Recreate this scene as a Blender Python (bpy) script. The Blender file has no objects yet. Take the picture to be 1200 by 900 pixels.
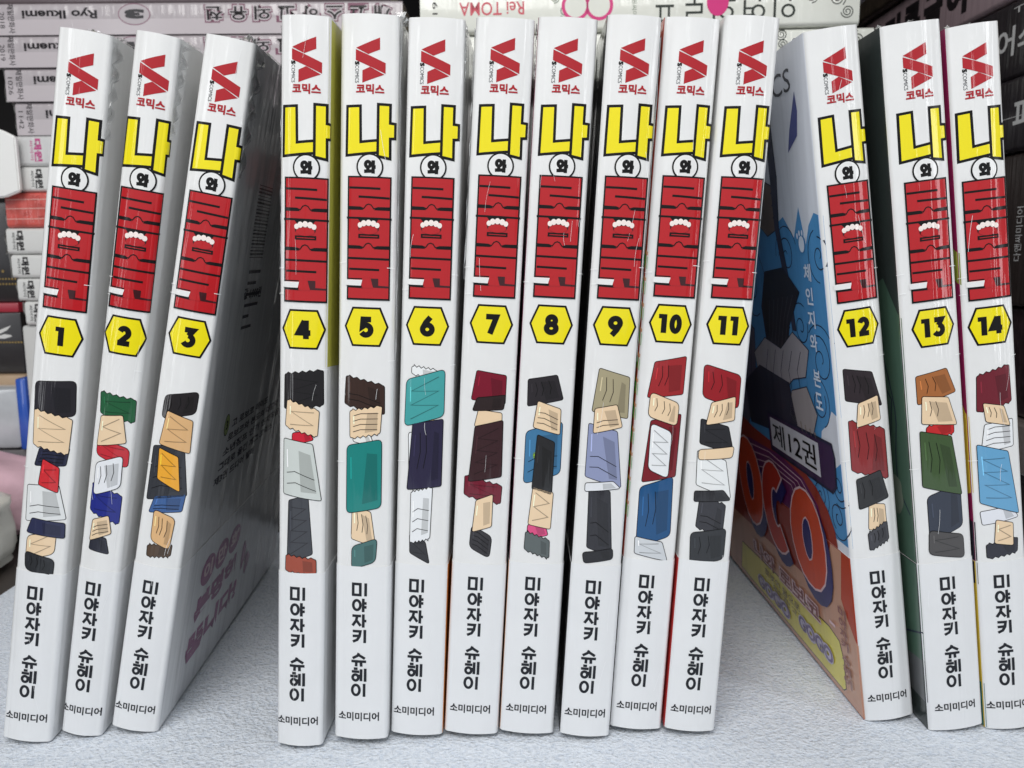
import bpy, bmesh, math, random
from mathutils import Vector, Matrix
from mathutils.geometry import tessellate_polygon
random.seed(7)
S = bpy.context.scene
COL = S.collection

# ------------------------------------------------------------------ camera
PITCH, ROLL, CAMH, FPX = 0.14473, 0.00776, 0.12557, 970.4
cam_d = bpy.data.cameras.new('camera')
cam = bpy.data.objects.new('camera', cam_d); COL.objects.link(cam)
cam_d.sensor_width = 36; cam_d.lens = FPX / 1200 * 36
cam_d.clip_start = 0.01; cam_d.clip_end = 20
cam.matrix_world = Matrix.Translation((0, 0, CAMH)) @ Matrix.Rotation(math.pi/2 - PITCH, 4, 'X') @ Matrix.Rotation(-ROLL, 4, 'Z')
S.camera = cam
cam_d.dof.use_dof = True; cam_d.dof.focus_distance = 0.21; cam_d.dof.aperture_fstop = 30
# ------------------------------------------------------------------ light
w = bpy.data.worlds.new('World'); S.world = w; w.use_nodes = True
w.node_tree.nodes['Background'].inputs[0].default_value = (0.86, 0.93, 1.0, 1)
w.node_tree.nodes['Background'].inputs[1].default_value = 0.12
def area(name, loc, target, size, power, color, sy=None):
    l = bpy.data.lights.new(name, 'AREA'); l.energy = power; l.color = color
    l.shape = 'RECTANGLE'; l.size = size; l.size_y = sy or size
    o = bpy.data.objects.new(name, l); COL.objects.link(o); o.location = loc
    o.rotation_euler = (Vector(target) - Vector(loc)).to_track_quat('-Z', 'Y').to_euler()
    return o
area('ceiling_lamp', (-0.10, -0.22, 0.62), (0.0, 0.22, 0.06), 0.42, 3.9, (1.0, 0.985, 0.96))
area('front_fill_lamp', (0.0, -0.55, 0.22), (0.0, 0.2, 0.02), 1.4, 0.85, (0.84, 0.92, 1.0), 0.4)  # cool fill added in front, made wide to reach the side covers
area('added_strip_light', (0.46, -0.10, 0.30), (-0.08, 0.22, 0.07), 0.07, 0.62, (0.95, 0.97, 1.0), 0.5)  # added strip: streaks on the film, lifts the right-facing covers
area('added_strip_light', (-0.42, -0.12, 0.26), (0.10, 0.22, 0.08), 0.06, 0.36, (0.95, 0.97, 1.0), 0.5)  # second added strip, for glints on film and rounded spine edges
S.view_settings.view_transform = 'Standard'; S.view_settings.look = 'None'
S.view_settings.exposure = 0.06; S.view_settings.gamma = 1

# ------------------------------------------------------------------ helpers
def lin(c):
    r = []
    for v in c:
        v /= 255.0
        r.append(v/12.92 if v <= 0.04045 else ((v+0.055)/1.055)**2.4)
    return r
MATS = {}
def mat(name, rgb, rough=0.38, coat=0.0, grain=0.0, gscale=60, bump=0.0, bscale=900, film=0.0, metal=0.0, mottled=0.0):
    """rgb as printed on screen (sRGB 0-255); film = wrinkled clear film over the print"""
    if name in MATS: return MATS[name]
    m = bpy.data.materials.new(name); m.use_nodes = True
    nt = m.node_tree; N = nt.nodes; L = nt.links
    b = N['Principled BSDF']
    col = [*lin(rgb), 1]
    b.inputs['Base Color'].default_value = col
    b.inputs['Roughness'].default_value = rough
    b.inputs['Metallic'].default_value = metal
    if 'ink' in name: b.inputs['Specular IOR Level'].default_value = .2
    tc = N.new('ShaderNodeTexCoord')
    if grain:
        n = N.new('ShaderNodeTexNoise'); n.inputs['Scale'].default_value = gscale; n.inputs['Detail'].default_value = 6
        L.new(tc.outputs['Object'], n.inputs['Vector'])
        mx = N.new('ShaderNodeMix'); mx.data_type = 'RGBA'; mx.blend_type = 'MULTIPLY'
        mr = N.new('ShaderNodeMapRange'); mr.inputs[1].default_value = .3; mr.inputs[2].default_value = .7
        mr.inputs[3].default_value = 1-grain; mr.inputs[4].default_value = 1+grain*.3
        L.new(n.outputs['Fac'], mr.inputs[0])
        mx.inputs[0].default_value = 1; mx.inputs[6].default_value = col
        cmb = N.new('ShaderNodeCombineColor')
        for i in range(3): L.new(mr.outputs[0], cmb.inputs[i])
        L.new(cmb.outputs[0], mx.inputs[7]); L.new(mx.outputs[2], b.inputs['Base Color'])
    if bump:
        n2 = N.new('ShaderNodeTexNoise'); n2.inputs['Scale'].default_value = bscale; n2.inputs['Detail'].default_value = 4
        L.new(tc.outputs['Object'], n2.inputs['Vector'])
        bp = N.new('ShaderNodeBump'); bp.inputs['Strength'].default_value = bump; bp.inputs['Distance'].default_value = 0.0004
        L.new(n2.outputs['Fac'], bp.inputs['Height']); L.new(bp.outputs[0], b.inputs['Normal'])
    if film:
        b.inputs['Coat Weight'].default_value = .8
        b.inputs['Coat Roughness'].default_value = 0.06
        mp = N.new('ShaderNodeMapping'); mp.inputs['Scale'].default_value = (260, 60, 9)
        L.new(tc.outputs['Object'], mp.inputs['Vector'])
        n3 = N.new('ShaderNodeTexNoise'); n3.inputs['Scale'].default_value = 1.0; n3.inputs['Detail'].default_value = 3
        n3.inputs['Distortion'].default_value = 0.4
        L.new(mp.outputs[0], n3.inputs['Vector'])
        b3 = N.new('ShaderNodeBump'); b3.inputs['Strength'].default_value = film; b3.inputs['Distance'].default_value = 0.0018
        L.new(n3.outputs['Fac'], b3.inputs['Height']); L.new(b3.outputs[0], b.inputs['Coat Normal'])
    elif coat:
        b.inputs['Coat Weight'].default_value = coat; b.inputs['Coat Roughness'].default_value = 0.15
    MATS[name] = m
    return m
def ink(rgb, name=None):      # print under the clear film
    return mat(name or 'ink_%02x%02x%02x' % tuple(rgb), rgb, 0.4, film=0.5)

def link(name, me, parent=None, mats=()):
    o = bpy.data.objects.new(name, me); COL.objects.link(o)
    for m in mats: me.materials.append(m)
    if parent is not None: o.parent = parent
    return o
def top(name, label, cat, loc=(0, 0, 0), group=None):
    o = bpy.data.objects.new(name, None); COL.objects.link(o)
    o.empty_display_size = 0.02; o.location = loc
    o['label'] = label; o['category'] = cat
    if group: o['group'] = group
    return o
def tag(o, label, cat, group=None):
    o['label'] = label; o['category'] = cat
    if group: o['group'] = group
    return o
def ray(px, py):
    x, y = px-600, 450-py; cr, sr = math.cos(ROLL), math.sin(ROLL)
    u = cr*x+sr*y; v = -sr*x+cr*y; c, s = math.cos(PITCH), math.sin(PITCH)
    return Vector((u/FPX, c+v/FPX*s, -s+v/FPX*c))
def at(px, py, Y):
    """world point at depth Y whose direction from the viewpoint is (px, py) of the photo"""
    d = ray(px, py); t = Y/d.y
    return Vector((0, 0, CAMH)) + d*t

def box_mesh(name, x0, x1, y0, y1, z0, z1, bev=0.0, seg=2):
    bm = bmesh.new(); bmesh.ops.create_cube(bm, size=1)
    for v in bm.verts:
        v.co = Vector(((x0+x1)/2+v.co.x*(x1-x0), (y0+y1)/2+v.co.y*(y1-y0), (z0+z1)/2+v.co.z*(z1-z0)))
    if bev: bmesh.ops.bevel(bm, geom=bm.edges[:], offset=bev, segments=seg, affect='EDGES', profile=.5)
    me = bpy.data.meshes.new(name); bm.to_mesh(me); bm.free()
    if bev:
        for p in me.polygons: p.use_smooth = True
        me.set_sharp_from_angle(angle=math.radians(40))
    return me

# --------------------------------------------------- 2D shapes (millimetres)
def rrect(cx, cy, w_, h_, r, n=5):
    r = min(r, w_/2-.01, h_/2-.01); P = []
    for sx, sy, a0 in ((1, 1, 0), (-1, 1, 90), (-1, -1, 180), (1, -1, 270)):
        for i in range(n+1):
            a = math.radians(a0+90*i/n)
            P.append((cx+sx*(w_/2-r)+r*math.cos(a), cy+sy*(h_/2-r)+r*math.sin(a)))
    return P
def rect(x0, x1, y0, y1): return [(x0, y0), (x1, y0), (x1, y1), (x0, y1)]
def ellipse(cx, cy, a, b, n=28): return [(cx+a*math.cos(2*math.pi*i/n), cy+b*math.sin(2*math.pi*i/n)) for i in range(n)]
def area2(P): return sum(P[i][0]*P[(i+1) % len(P)][1]-P[(i+1) % len(P)][0]*P[i][1] for i in range(len(P)))/2
def grow(P, d):
    """outset a polygon by d"""
    if area2(P) < 0: P = P[::-1]
    n = len(P); out = []
    for i in range(n):
        a, b, c = Vector(P[i-1]), Vector(P[i]), Vector(P[(i+1) % n])
        e1, e2 = (b-a), (c-b)
        if e1.length < 1e-6 or e2.length < 1e-6: out.append(tuple(b)); continue
        e1.normalize(); e2.normalize()
        n1, n2 = Vector((e1.y, -e1.x)), Vector((e2.y, -e2.x))
        m = n1+n2
        if m.length < 1e-4: m = n1
        m.normalize(); k = d/max(.45, m.dot(n1)); out.append((b.x+m.x*k, b.y+m.y*k))
    return out
def stroke(P, wd, closed=False):
    """polyline -> quads list"""
    Q = []; n = len(P); r = range(n if closed else n-1)
    L_, R_ = [], []
    for i in range(n):
        b = Vector(P[i])
        a = Vector(P[i-1]) if (i > 0 or closed) else None
        c = Vector(P[(i+1) % n]) if (i < n-1 or closed) else None
        e1 = (b-a).normalized() if a is not None else (c-b).normalized()
        e2 = (c-b).normalized() if c is not None else e1
        n1, n2 = Vector((-e1.y, e1.x)), Vector((-e2.y, e2.x)); m = n1+n2
        m = m.normalized() if m.length > 1e-4 else n1
        k = wd/2/max(.4, m.dot(n1)); L_.append(b+m*k); R_.append(b-m*k)
    for i in r:
        j = (i+1) % n; Q.append([tuple(L_[i]), tuple(R_[i]), tuple(R_[j]), tuple(L_[j])])
    return Q
_tx = {}
def glyphs(body, offset=0.0, shear=0.0, spacing=1.0):
    """triangles of a text in em units, normalised to its own bounding box corner"""
    key = (body, offset, shear, spacing)
    if key in _tx: return _tx[key]
    c = bpy.data.curves.new('t', 'FONT'); c.body = body; c.offset = offset; c.shear = shear; c.resolution_u = 3
    c.space_character = spacing
    o = bpy.data.objects.new('t', c); COL.objects.link(o)
    bpy.context.view_layer.update()
    me = bpy.data.meshes.new_from_object(o.evaluated_get(bpy.context.evaluated_depsgraph_get()))
    bm = bmesh.new(); bm.from_mesh(me); bmesh.ops.triangulate(bm, faces=bm.faces[:])
    T = [[(v.co.x, v.co.y) for v in f.verts] for f in bm.faces if f.calc_area() > 1e-9]
    bm.free(); bpy.data.meshes.remove(me); bpy.data.objects.remove(o); bpy.data.curves.remove(c)
    xs = [p[0] for t in T for p in t]; ys = [p[1] for t in T for p in t]
    _tx[key] = (T, min(xs), max(xs), min(ys), max(ys))
    return _tx[key]

def _el(cx, cy, a, b): return (ellipse(cx, cy, a, b, 20), True)
def _arc(cx, cy, a, b, d0, d1, n=12): return [(cx+a*math.cos(math.radians(d0+(d1-d0)*i/n)), cy+b*math.sin(math.radians(d0+(d1-d0)*i/n))) for i in range(n+1)]
GLYPH = {
 '2': [(_arc(.48, .7, .42, .3, 165, -38)+[(.12, .02)], False), ([(-.12, 0), (1.08, 0)], False)],
 '3': [([(.0, 1.0), (.86, 1.0), (.45, .6)], False), (_arc(.42, .3, .5, .32, 90, -150), False)],
 '4': [([(.62, 1.06), (.0, .28), (1.2, .28)], False), ([(.76, 1.1), (.76, -.12)], False)],
 '5': [([(.98, 1.0), (.18, 1.0), (.12, .52), (.3, .6)]+_arc(.45, .3, .5, .33, 100, -150), False)],
 '6': [_el(.5, .28, .48, .3), ([(.8, 1.1), (.34, .74), (.08, .42)], False)],
 '7': [([(-.08, 1.0), (.98, 1.0), (.38, -.14)], False)],
 '8': [_el(.5, .77, .38, .24), _el(.5, .25, .48, .27)],
 '9': [_el(.5, .72, .48, .3), ([(.92, .58), (.66, .26), (.2, -.1)], False)],
 '0': [_el(.5, .5, .42, .5)],
 '미': [([(0, 0.03), (.56, 0.03), (.56, .97), (0, .97)], True), ([(.97, -.06), (.97, 1.06)], False)],
 '야': [_el(.3, .5, .28, .42), ([(.8, -.08), (.8, 1.08)], False), ([(.8, .68), (1.06, .68)], False), ([(.8, .34), (1.06, .34)], False)],
 '자': [([(-.04, .92), (.64, .92)], False), ([(.34, .9), (.26, .5), (-.02, .05)], False), ([(.3, .5), (.62, .06)], False), ([(.82, -.08), (.82, 1.08)], False), ([(.82, .5), (1.06, .5)], False)],
 '키': [([(0, .93), (.6, .93), (.54, .5), (.36, .18), (.02, 0)], False), ([(0, .5), (.54, .54)], False), ([(.95, -.08), (.95, 1.08)], False)],
 '슈': [([(.5, 1.08), (.4, .84), (.02, .6)], False), ([(.52, .9), (.98, .6)], False), ([(-.08, .34), (1.08, .34)], False), ([(.32, .34), (.30, -.1)], False), ([(.68, .34), (.70, -.1)], False)],
 '헤': [([(.12, 1.04), (.42, 1.04)], False), ([(-.04, .78), (.56, .78)], False), _el(.26, .26, .23, .26), ([(.48, .42), (.7, .42)], False), ([(.7, -.04), (.7, 1.02)], False), ([(1.02, -.08), (1.02, 1.08)], False)],
 '이': [_el(.3, .5, .29, .45), ([(.95, -.08), (.95, 1.08)], False)],
 '와': [_el(.3, .72, .24, .24), ([(.3, .42), (.3, .12)], False), ([(-.08, .1), (.68, .14)], False), ([(.84, -.08), (.84, 1.08)], False), ([(.84, .5), (1.1, .5)], False)]}
class Print:
    """flat ink shapes collected as (triangle, material, layer) then mapped on a surface"""
    def __init__(s): s.t = []; s.mats = []
    def _m(s, m):
        if m not in s.mats: s.mats.append(m)
        return s.mats.index(m)
    def poly(s, P, m, layer):
        k = s._m(m)
        for a, b, c in tessellate_polygon([[Vector((p[0], p[1], 0)) for p in P]]): s.t.append(([P[a], P[b], P[c]], k, layer))
    def outlined(s, P, m, mo, wd, layer):
        s.poly(grow(P, wd), mo, layer); s.poly(P, m, layer+1)
    def line(s, P, wd, m, layer, closed=False):
        k = s._m(m)
        for q in stroke(P, wd, closed):
            s.t.append(([q[0], q[1], q[2]], k, layer)); s.t.append(([q[0], q[2], q[3]], k, layer))
    def fat(s, body, x0, x1, y0, y1, m, layer, f, rot=0, spacing=1.0):
        """heavier weight: shifted copies, each a hair above the last"""
        for i, (dx, dy) in enumerate(((-1, -1), (1, -1), (-1, 1), (1, 1), (0, 0))):
            s.text(body, x0+f+dx*f, x1-f+dx*f, y0+f+dy*f, y1-f+dy*f, m, layer+i*.3, 0, rot, 0, spacing)
    def glyph(s, ch, x0, x1, y0, y1, m, layer, wd):
        for i, (P, cl) in enumerate(GLYPH[ch]):
            Q = [(x0+wd/2+u*(x1-x0-wd), y0+wd/2+v*(y1-y0-wd)) for u, v in P]
            s.line(Q, wd*(1.0 if not cl else 1), m, layer+i*.3, cl)
    def text(s, body, x0, x1, y0, y1, m, layer, offset=0.0, rot=0, shear=0.0, spacing=1.0, lean=0.0):
        """fit the text in the box; rot in quarter turns counter-clockwise"""
        T, a, b, c, d = glyphs(body, offset, shear, spacing); k = s._m(m)
        for t in T:
            Q = []
            for (x, y) in t:
                u, v = (x-a)/(b-a), (y-c)/(d-c)
                for _ in range(rot % 4): u, v = 1-v, u
                X = x0+u*(x1-x0); Y = y0+v*(y1-y0)
                Q.append((X, Y+lean*(X-x0)))
            s.t.append((Q, k, layer))
    def build(s, name, surf, parent, cuts=(), base=0.05, step=0.022):
        if not s.t: return None
        bm = bmesh.new()
        for P, k, l in s.t:
            f = bm.faces.new([bm.verts.new((p[0], p[1], l)) for p in P]); f.material_index = k
        xs = [v.co.x for v in bm.verts]; lo, hi = min(xs), max(xs)
        for cx in cuts:
            if lo < cx < hi: bmesh.ops.bisect_plane(bm, geom=bm.verts[:]+bm.edges[:]+bm.faces[:], dist=1e-5, plane_co=(cx, 0, 0), plane_no=(1, 0, 0))
        for v in bm.verts: v.co = surf(v.co.x, v.co.y, base+step*v.co.z)
        bmesh.ops.remove_doubles(bm, verts=bm.verts[:], dist=1e-7)
        me = bpy.data.meshes.new(name); bm.to_mesh(me); bm.free()
        return link(name, me, parent, s.mats)

# ------------------------------------------------------------------ setting
def fabric_material():
    m = bpy.data.materials.new('pale_blue_towelling'); m.use_nodes = True; nt = m.node_tree; N = nt.nodes; L = nt.links
    b = N['Principled BSDF']; b.inputs['Roughness'].default_value = 0.9
    b.inputs['Sheen Weight'].default_value = 0.25
    tc = N.new('ShaderNodeTexCoord')
    def noise(sc, det, dist=0, stretch=None):
        n = N.new('ShaderNodeTexNoise'); n.inputs['Scale'].default_value = sc; n.inputs['Detail'].default_value = det; n.inputs['Distortion'].default_value = dist
        if stretch:
            mp = N.new('ShaderNodeMapping'); mp.inputs['Scale'].default_value = stretch; mp.inputs['Rotation'].default_value = (0, 0, .5)
            L.new(tc.outputs['Object'], mp.inputs['Vector']); L.new(mp.outputs[0], n.inputs['Vector'])
        else: L.new(tc.outputs['Object'], n.inputs['Vector'])
        return n
    n1 = noise(1300, 5, .6, (1, 1.5, 1)); n2 = noise(480, 4, .8); n3 = noise(9, 3)
    v = N.new('ShaderNodeTexVoronoi'); v.inputs['Scale'].default_value = 900; L.new(tc.outputs['Object'], v.inputs['Vector'])
    def math_(op, a, b_):
        q = N.new('ShaderNodeMath'); q.operation = op
        for i, z in enumerate((a, b_)):
            if isinstance(z, (int, float)): q.inputs[i].default_value = z
            else: L.new(z, q.inputs[i])
        return q.outputs[0]
    hgt = math_('ADD', math_('MULTIPLY', n1.outputs['Fac'], .6), math_('ADD', math_('MULTIPLY', n2.outputs['Fac'], .8), math_('MULTIPLY', v.outputs['Distance'], .45)))
    bp = N.new('ShaderNodeBump'); bp.inputs['Strength'].default_value = .9; bp.inputs['Distance'].default_value = .0013
    L.new(hgt, bp.inputs['Height']); L.new(bp.outputs[0], b.inputs['Normal'])
    cr = N.new('ShaderNodeValToRGB'); cr.color_ramp.elements[0].position = .62; cr.color_ramp.elements[1].position = 1.15 if False else 1.0
    cr.color_ramp.elements[0].color = (.63, .71, .83, 1); cr.color_ramp.elements[1].color = (.82, .88, .965, 1)
    L.new(hgt, cr.inputs[0])
    mr = N.new('ShaderNodeMapRange'); mr.inputs[1].default_value = .35; mr.inputs[2].default_value = .65; mr.inputs[3].default_value = .94; mr.inputs[4].default_value = 1.0
    L.new(n3.outputs['Fac'], mr.inputs[0])
    mx = N.new('ShaderNodeMix'); mx.data_type = 'RGBA'; mx.blend_type = 'MULTIPLY'; mx.inputs[0].default_value = 1
    cc = N.new('ShaderNodeCombineColor')
    for i in range(3): L.new(mr.outputs[0], cc.inputs[i])
    L.new(cr.outputs[0], mx.inputs[6]); L.new(cc.outputs[0], mx.inputs[7]); L.new(mx.outputs[2], b.inputs['Base Color'])
    return m
def fabric():
    # soft thin cloth with gentle real undulation
    nx, ny = 150, 90; x0, x1, y0, y1 = -.203, .42, -.06, .385
    V = []; F = []
    rnd = random.Random(3); ph = [rnd.uniform(0, 6.28) for _ in range(8)]
    for j in range(ny+1):
        for i in range(nx+1):
            x = x0+(x1-x0)*i/nx; y = y0+(y1-y0)*j/ny
            z = .00008*(math.sin(x*60+ph[0]+2*math.sin(y*20))+math.sin(y*75+ph[1]+x*18))-.0002
            if i == 0 or j == ny or i == nx or j == 0: z = -.0035
            V.append((x+.0012*math.sin(y*34) if i == 0 else x, y, z))
    for j in range(ny):
        for i in range(nx):
            a = j*(nx+1)+i; F.append((a, a+1, a+nx+2, a+nx+1))
    me = bpy.data.meshes.new('towelling_cloth'); me.from_pydata(V, [], F)
    for p in me.polygons: p.use_smooth = True
    o = link('cloth_surface', me, None, [fabric_material()]); o['kind'] = 'structure'
fabric()
o = link('shelf_board', box_mesh('shelf_board', -.9, .9, -.3, .95, -.03, -.004), None, [mat('dark_shelf', (60, 54, 50), .6, grain=.4, gscale=20)]); o['kind'] = 'structure'
o = link('unseen_shade_board', box_mesh('unseen_shade_board', -.9, .9, .395, .95, .33, .348), None, [mat('dark_shelf', (60, 54, 50))]); o['kind'] = 'structure'  # unseen board added to keep ceiling light off the back stacks
o = link('shelf_back', box_mesh('shelf_back', -.9, .9, .62, .64, -.004, .8), None, [mat('shelf_back', (34, 30, 30), .7, grain=.3, gscale=14)]); o['kind'] = 'structure'

# ------------------------------------------------------------------ colours
WHITE = mat('coated_white_card', (232, 232, 231), .42, film=.9, grain=.04, gscale=90)
BAND = mat('coated_white_band', (231, 232, 233), .42, film=.9, grain=.03, gscale=80)
PAGES = mat('page_edges', (214, 206, 190), .8, grain=.12, gscale=1500)
BLACK = mat('black_ink', (8, 6, 7), .45, coat=.25); DGREY = mat('charcoal_ink', (32, 34, 40), .45, coat=.25); YEL = ink((240, 224, 12)); RED = ink((182, 20, 28)); RED2 = ink((176, 26, 34))
DOT = ink((245, 232, 226)); CRIM = ink((172, 20, 32)); DARKRED = ink((58, 12, 18))

MM = 0.001
def frill(cx, cy, wd):
    """row of scalloped lobes of the crown mark"""
    out = []
    for i in range(5):
        a = (i-2)*.5; r = .66 if abs(i-2) < 2 else .58
        out.append(ellipse(cx+wd*.44*math.sin(a)*1.12, cy+1.25*math.cos(a)-.05, r, r*1.12, 14))
    n = 12; R1, R2 = [], []
    for i in range(n+1):
        a = -1.15+2.3*i/n
        R1.append((cx+wd*.5*math.sin(a), cy+1.2*math.cos(a)-.05)); R2.append((cx+wd*.46*math.sin(a), cy-.15+.95*math.cos(a)-.05))
    out.append(R1+R2[::-1])
    return out
def spine_prints(n, du, dv):
    R = {}
    p = Print()                                    # publisher emblem
    for q in ([(-3.05, 174.25), (2.6, 176.7), (2.65, 174.0), (-.1, 172.85)],
              [(-3.1, 173.95), (-3.1, 171.5), (4.0, 168.55), (4.0, 171.0)],
              [(-1.45, 169.15), (.35, 170.0), (3.75, 168.35), (-1.45, 166.35)]):
        p.poly(q, CRIM, 1)
    p.text('COMICS', -3.2, -2.3, 166.3, 170.3, DGREY, 1, .0, rot=3); p.fat('S', -3.3, -2.2, 170.4, 171.2, BLACK, 1, .08, rot=3)
    p.fat('코믹스', -2.95, 3.8, 163.8, 166.1, CRIM, 2, .1)
    R['publisher_emblem'] = p
    p = Print()                                    # title, top syllable and circle
    k = .66
    nieun = [(-4.75, 160.6), (-2.15, 160.7), (-2.0, 152.35), (2.5, 152.9), (2.5, 150.7), (-4.85, 149.9)]
    aa = [(2.75, 161.2), (4.95, 161.2), (4.95, 157.0), (6.2, 156.9), (6.2, 154.1), (5.0, 154.0), (5.05, 149.4), (2.75, 149.8)]
    p.poly(grow(nieun, k), BLACK, 0); p.poly(nieun, YEL, 1)
    p.poly(grow(aa, k), BLACK, 2); p.poly(aa, YEL, 3)
    p.poly(ellipse(.6, 146.95, 3.25, 3.2, 36), BLACK, 4); p.poly(ellipse(.6, 146.95, 2.85, 2.8, 36), DOT if False else WHITE, 5)
    p.glyph('와', -.95, 2.2, 145.2, 148.7, BLACK, 6, .82)
    # red block of the three following syllables
    p.poly(rect(-4.75, 5.85, 115.1, 144.75), BLACK, 6)
    p.poly(rect(-4.35, 5.45, 115.55, 144.35), RED, 7)
    for a in (137.2, 127.9):     # joints with the little peaks
        p.poly([(-4.5, a+.42), (-1.5, a+.36), (-1.0, a-.1), (-.8, a-.42), (-1.4, a-.45), (-4.5, a-.45)], BLACK, 8)
        p.poly([(5.6, a+.42), (2.6, a+.36), (2.0, a-.1), (1.8, a-.42), (2.5, a-.45), (5.6, a-.45)], BLACK, 8)
        p.line([(-1.5, a+.2), (-.7, a-.1), (-.1, a+.75), (.5, a+1.0), (1.1, a+.75), (1.7, a-.1), (2.6, a+.2)], .26, BLACK, 9)
    p.line([(-4.3, 142.0), (3.2, 141.9)], .54, BLACK, 8); p.line([(-2.0, 139.9), (5.4, 139.7)], .54, BLACK, 8)
    p.line([(-4.9, 134.85), (6.0, 134.75)], .5, BLACK, 8)
    p.poly([(-2.1, 134.6), (2.9, 134.7), (2.2, 133.7), (-1.3, 133.7)], BLACK, 9)
    p.poly(ellipse(.5, 132.3, 2.5, 1.15, 20), DARKRED, 9); p.poly(ellipse(.5, 132.0, 2.2, 1.0, 20), RED, 12.5)
    for i, q in enumerate(frill(.5, 132.55, 4.9)): p.poly(q, DOT, 11+i*.3)
    p.poly(rect(-1.95, 3.1, 130.05, 131.05), BLACK, 9); p.line([(-1.5, 130.55), (2.7, 130.5)], .18, RED, 10)
    p.line([(-4.4, 125.2), (5.5, 125.1)], .54, BLACK, 8); p.line([(-4.2, 122.6), (3.2, 122.5)], .54, BLACK, 8)
    p.line([(-4.4, 120.25), (-.9, 120.25)], .3, BLACK, 8)
    p.poly([(-5.1, 120.0), (-.85, 120.0), (-1.2, 118.55), (-5.1, 118.65)], WHITE, 9)
    p.poly([(-4.4, 118.6), (-.9, 118.6), (-.7, 118.0), (-4.4, 118.1)], BLACK, 10)
    p.poly([(1.2, 120.4), (3.0, 120.4), (3.0, 118.7), (5.5, 118.6), (5.5, 118.15), (1.7, 118.2)], DARKRED, 9)
    p.poly([(-1.0, 118.1), (-.5, 119.8), (.1, 120.5), (.9, 120.5), (1.3, 119.8), (1.8, 118.1)], RED, 11)
    R['title_lettering'] = p
    p = Print()                                    # volume number in the hexagon
    hx = [(-4.75, 108.6), (-2.95, 112.9), (3.35, 112.9), (5.15, 108.6), (3.35, 104.2), (-2.95, 104.2)]
    p.outlined(hx, YEL, BLACK, .5, 1)
    t = str(n)
    wn = {1: 2.2, 4: 4.3}.get(n, 3.7) if n < 10 else (5.2 if n == 11 else 6.2)
    one = lambda cx: p.poly([(cx-1.15, 110.9), (cx-1.15, 109.8), (cx-.45, 109.8), (cx-.45, 106.2), (cx+.9, 106.2), (cx+.9, 110.9)], BLACK, 4)
    if n == 1: one(.25)
    elif n == 11: one(-1.3); one(1.7)
    elif n < 10: p.glyph(t, .25-1.9, .25+1.9, 106.0, 111.1, BLACK, 4, 1.38)
    else: one(-1.75); p.glyph(t[1], -.35, 3.15, 106.1, 111.0, BLACK, 4, 1.3)
    R['volume_badge'] = p
    p = Print()
    v = 43.0
    for ch in '미야자키 슈헤이':
        if ch == ' ': v -= 2.2; continue
        p.glyph(ch, -2.6, 1.4, v-3.8, v, DGREY, 1, .7); v -= 4.2
    R['author_lettering'] = p
    p = Print(); p.fat('소미미디어', -5.9, 4.8, 5.1, 7.5, DGREY, 1, .06); R['imprint_lettering'] = p
    for p in R.values():
        p.t = [([(x+du, y+dv) for x, y in P], k_, l) for P, k_, l in p.t]
    return R

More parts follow.
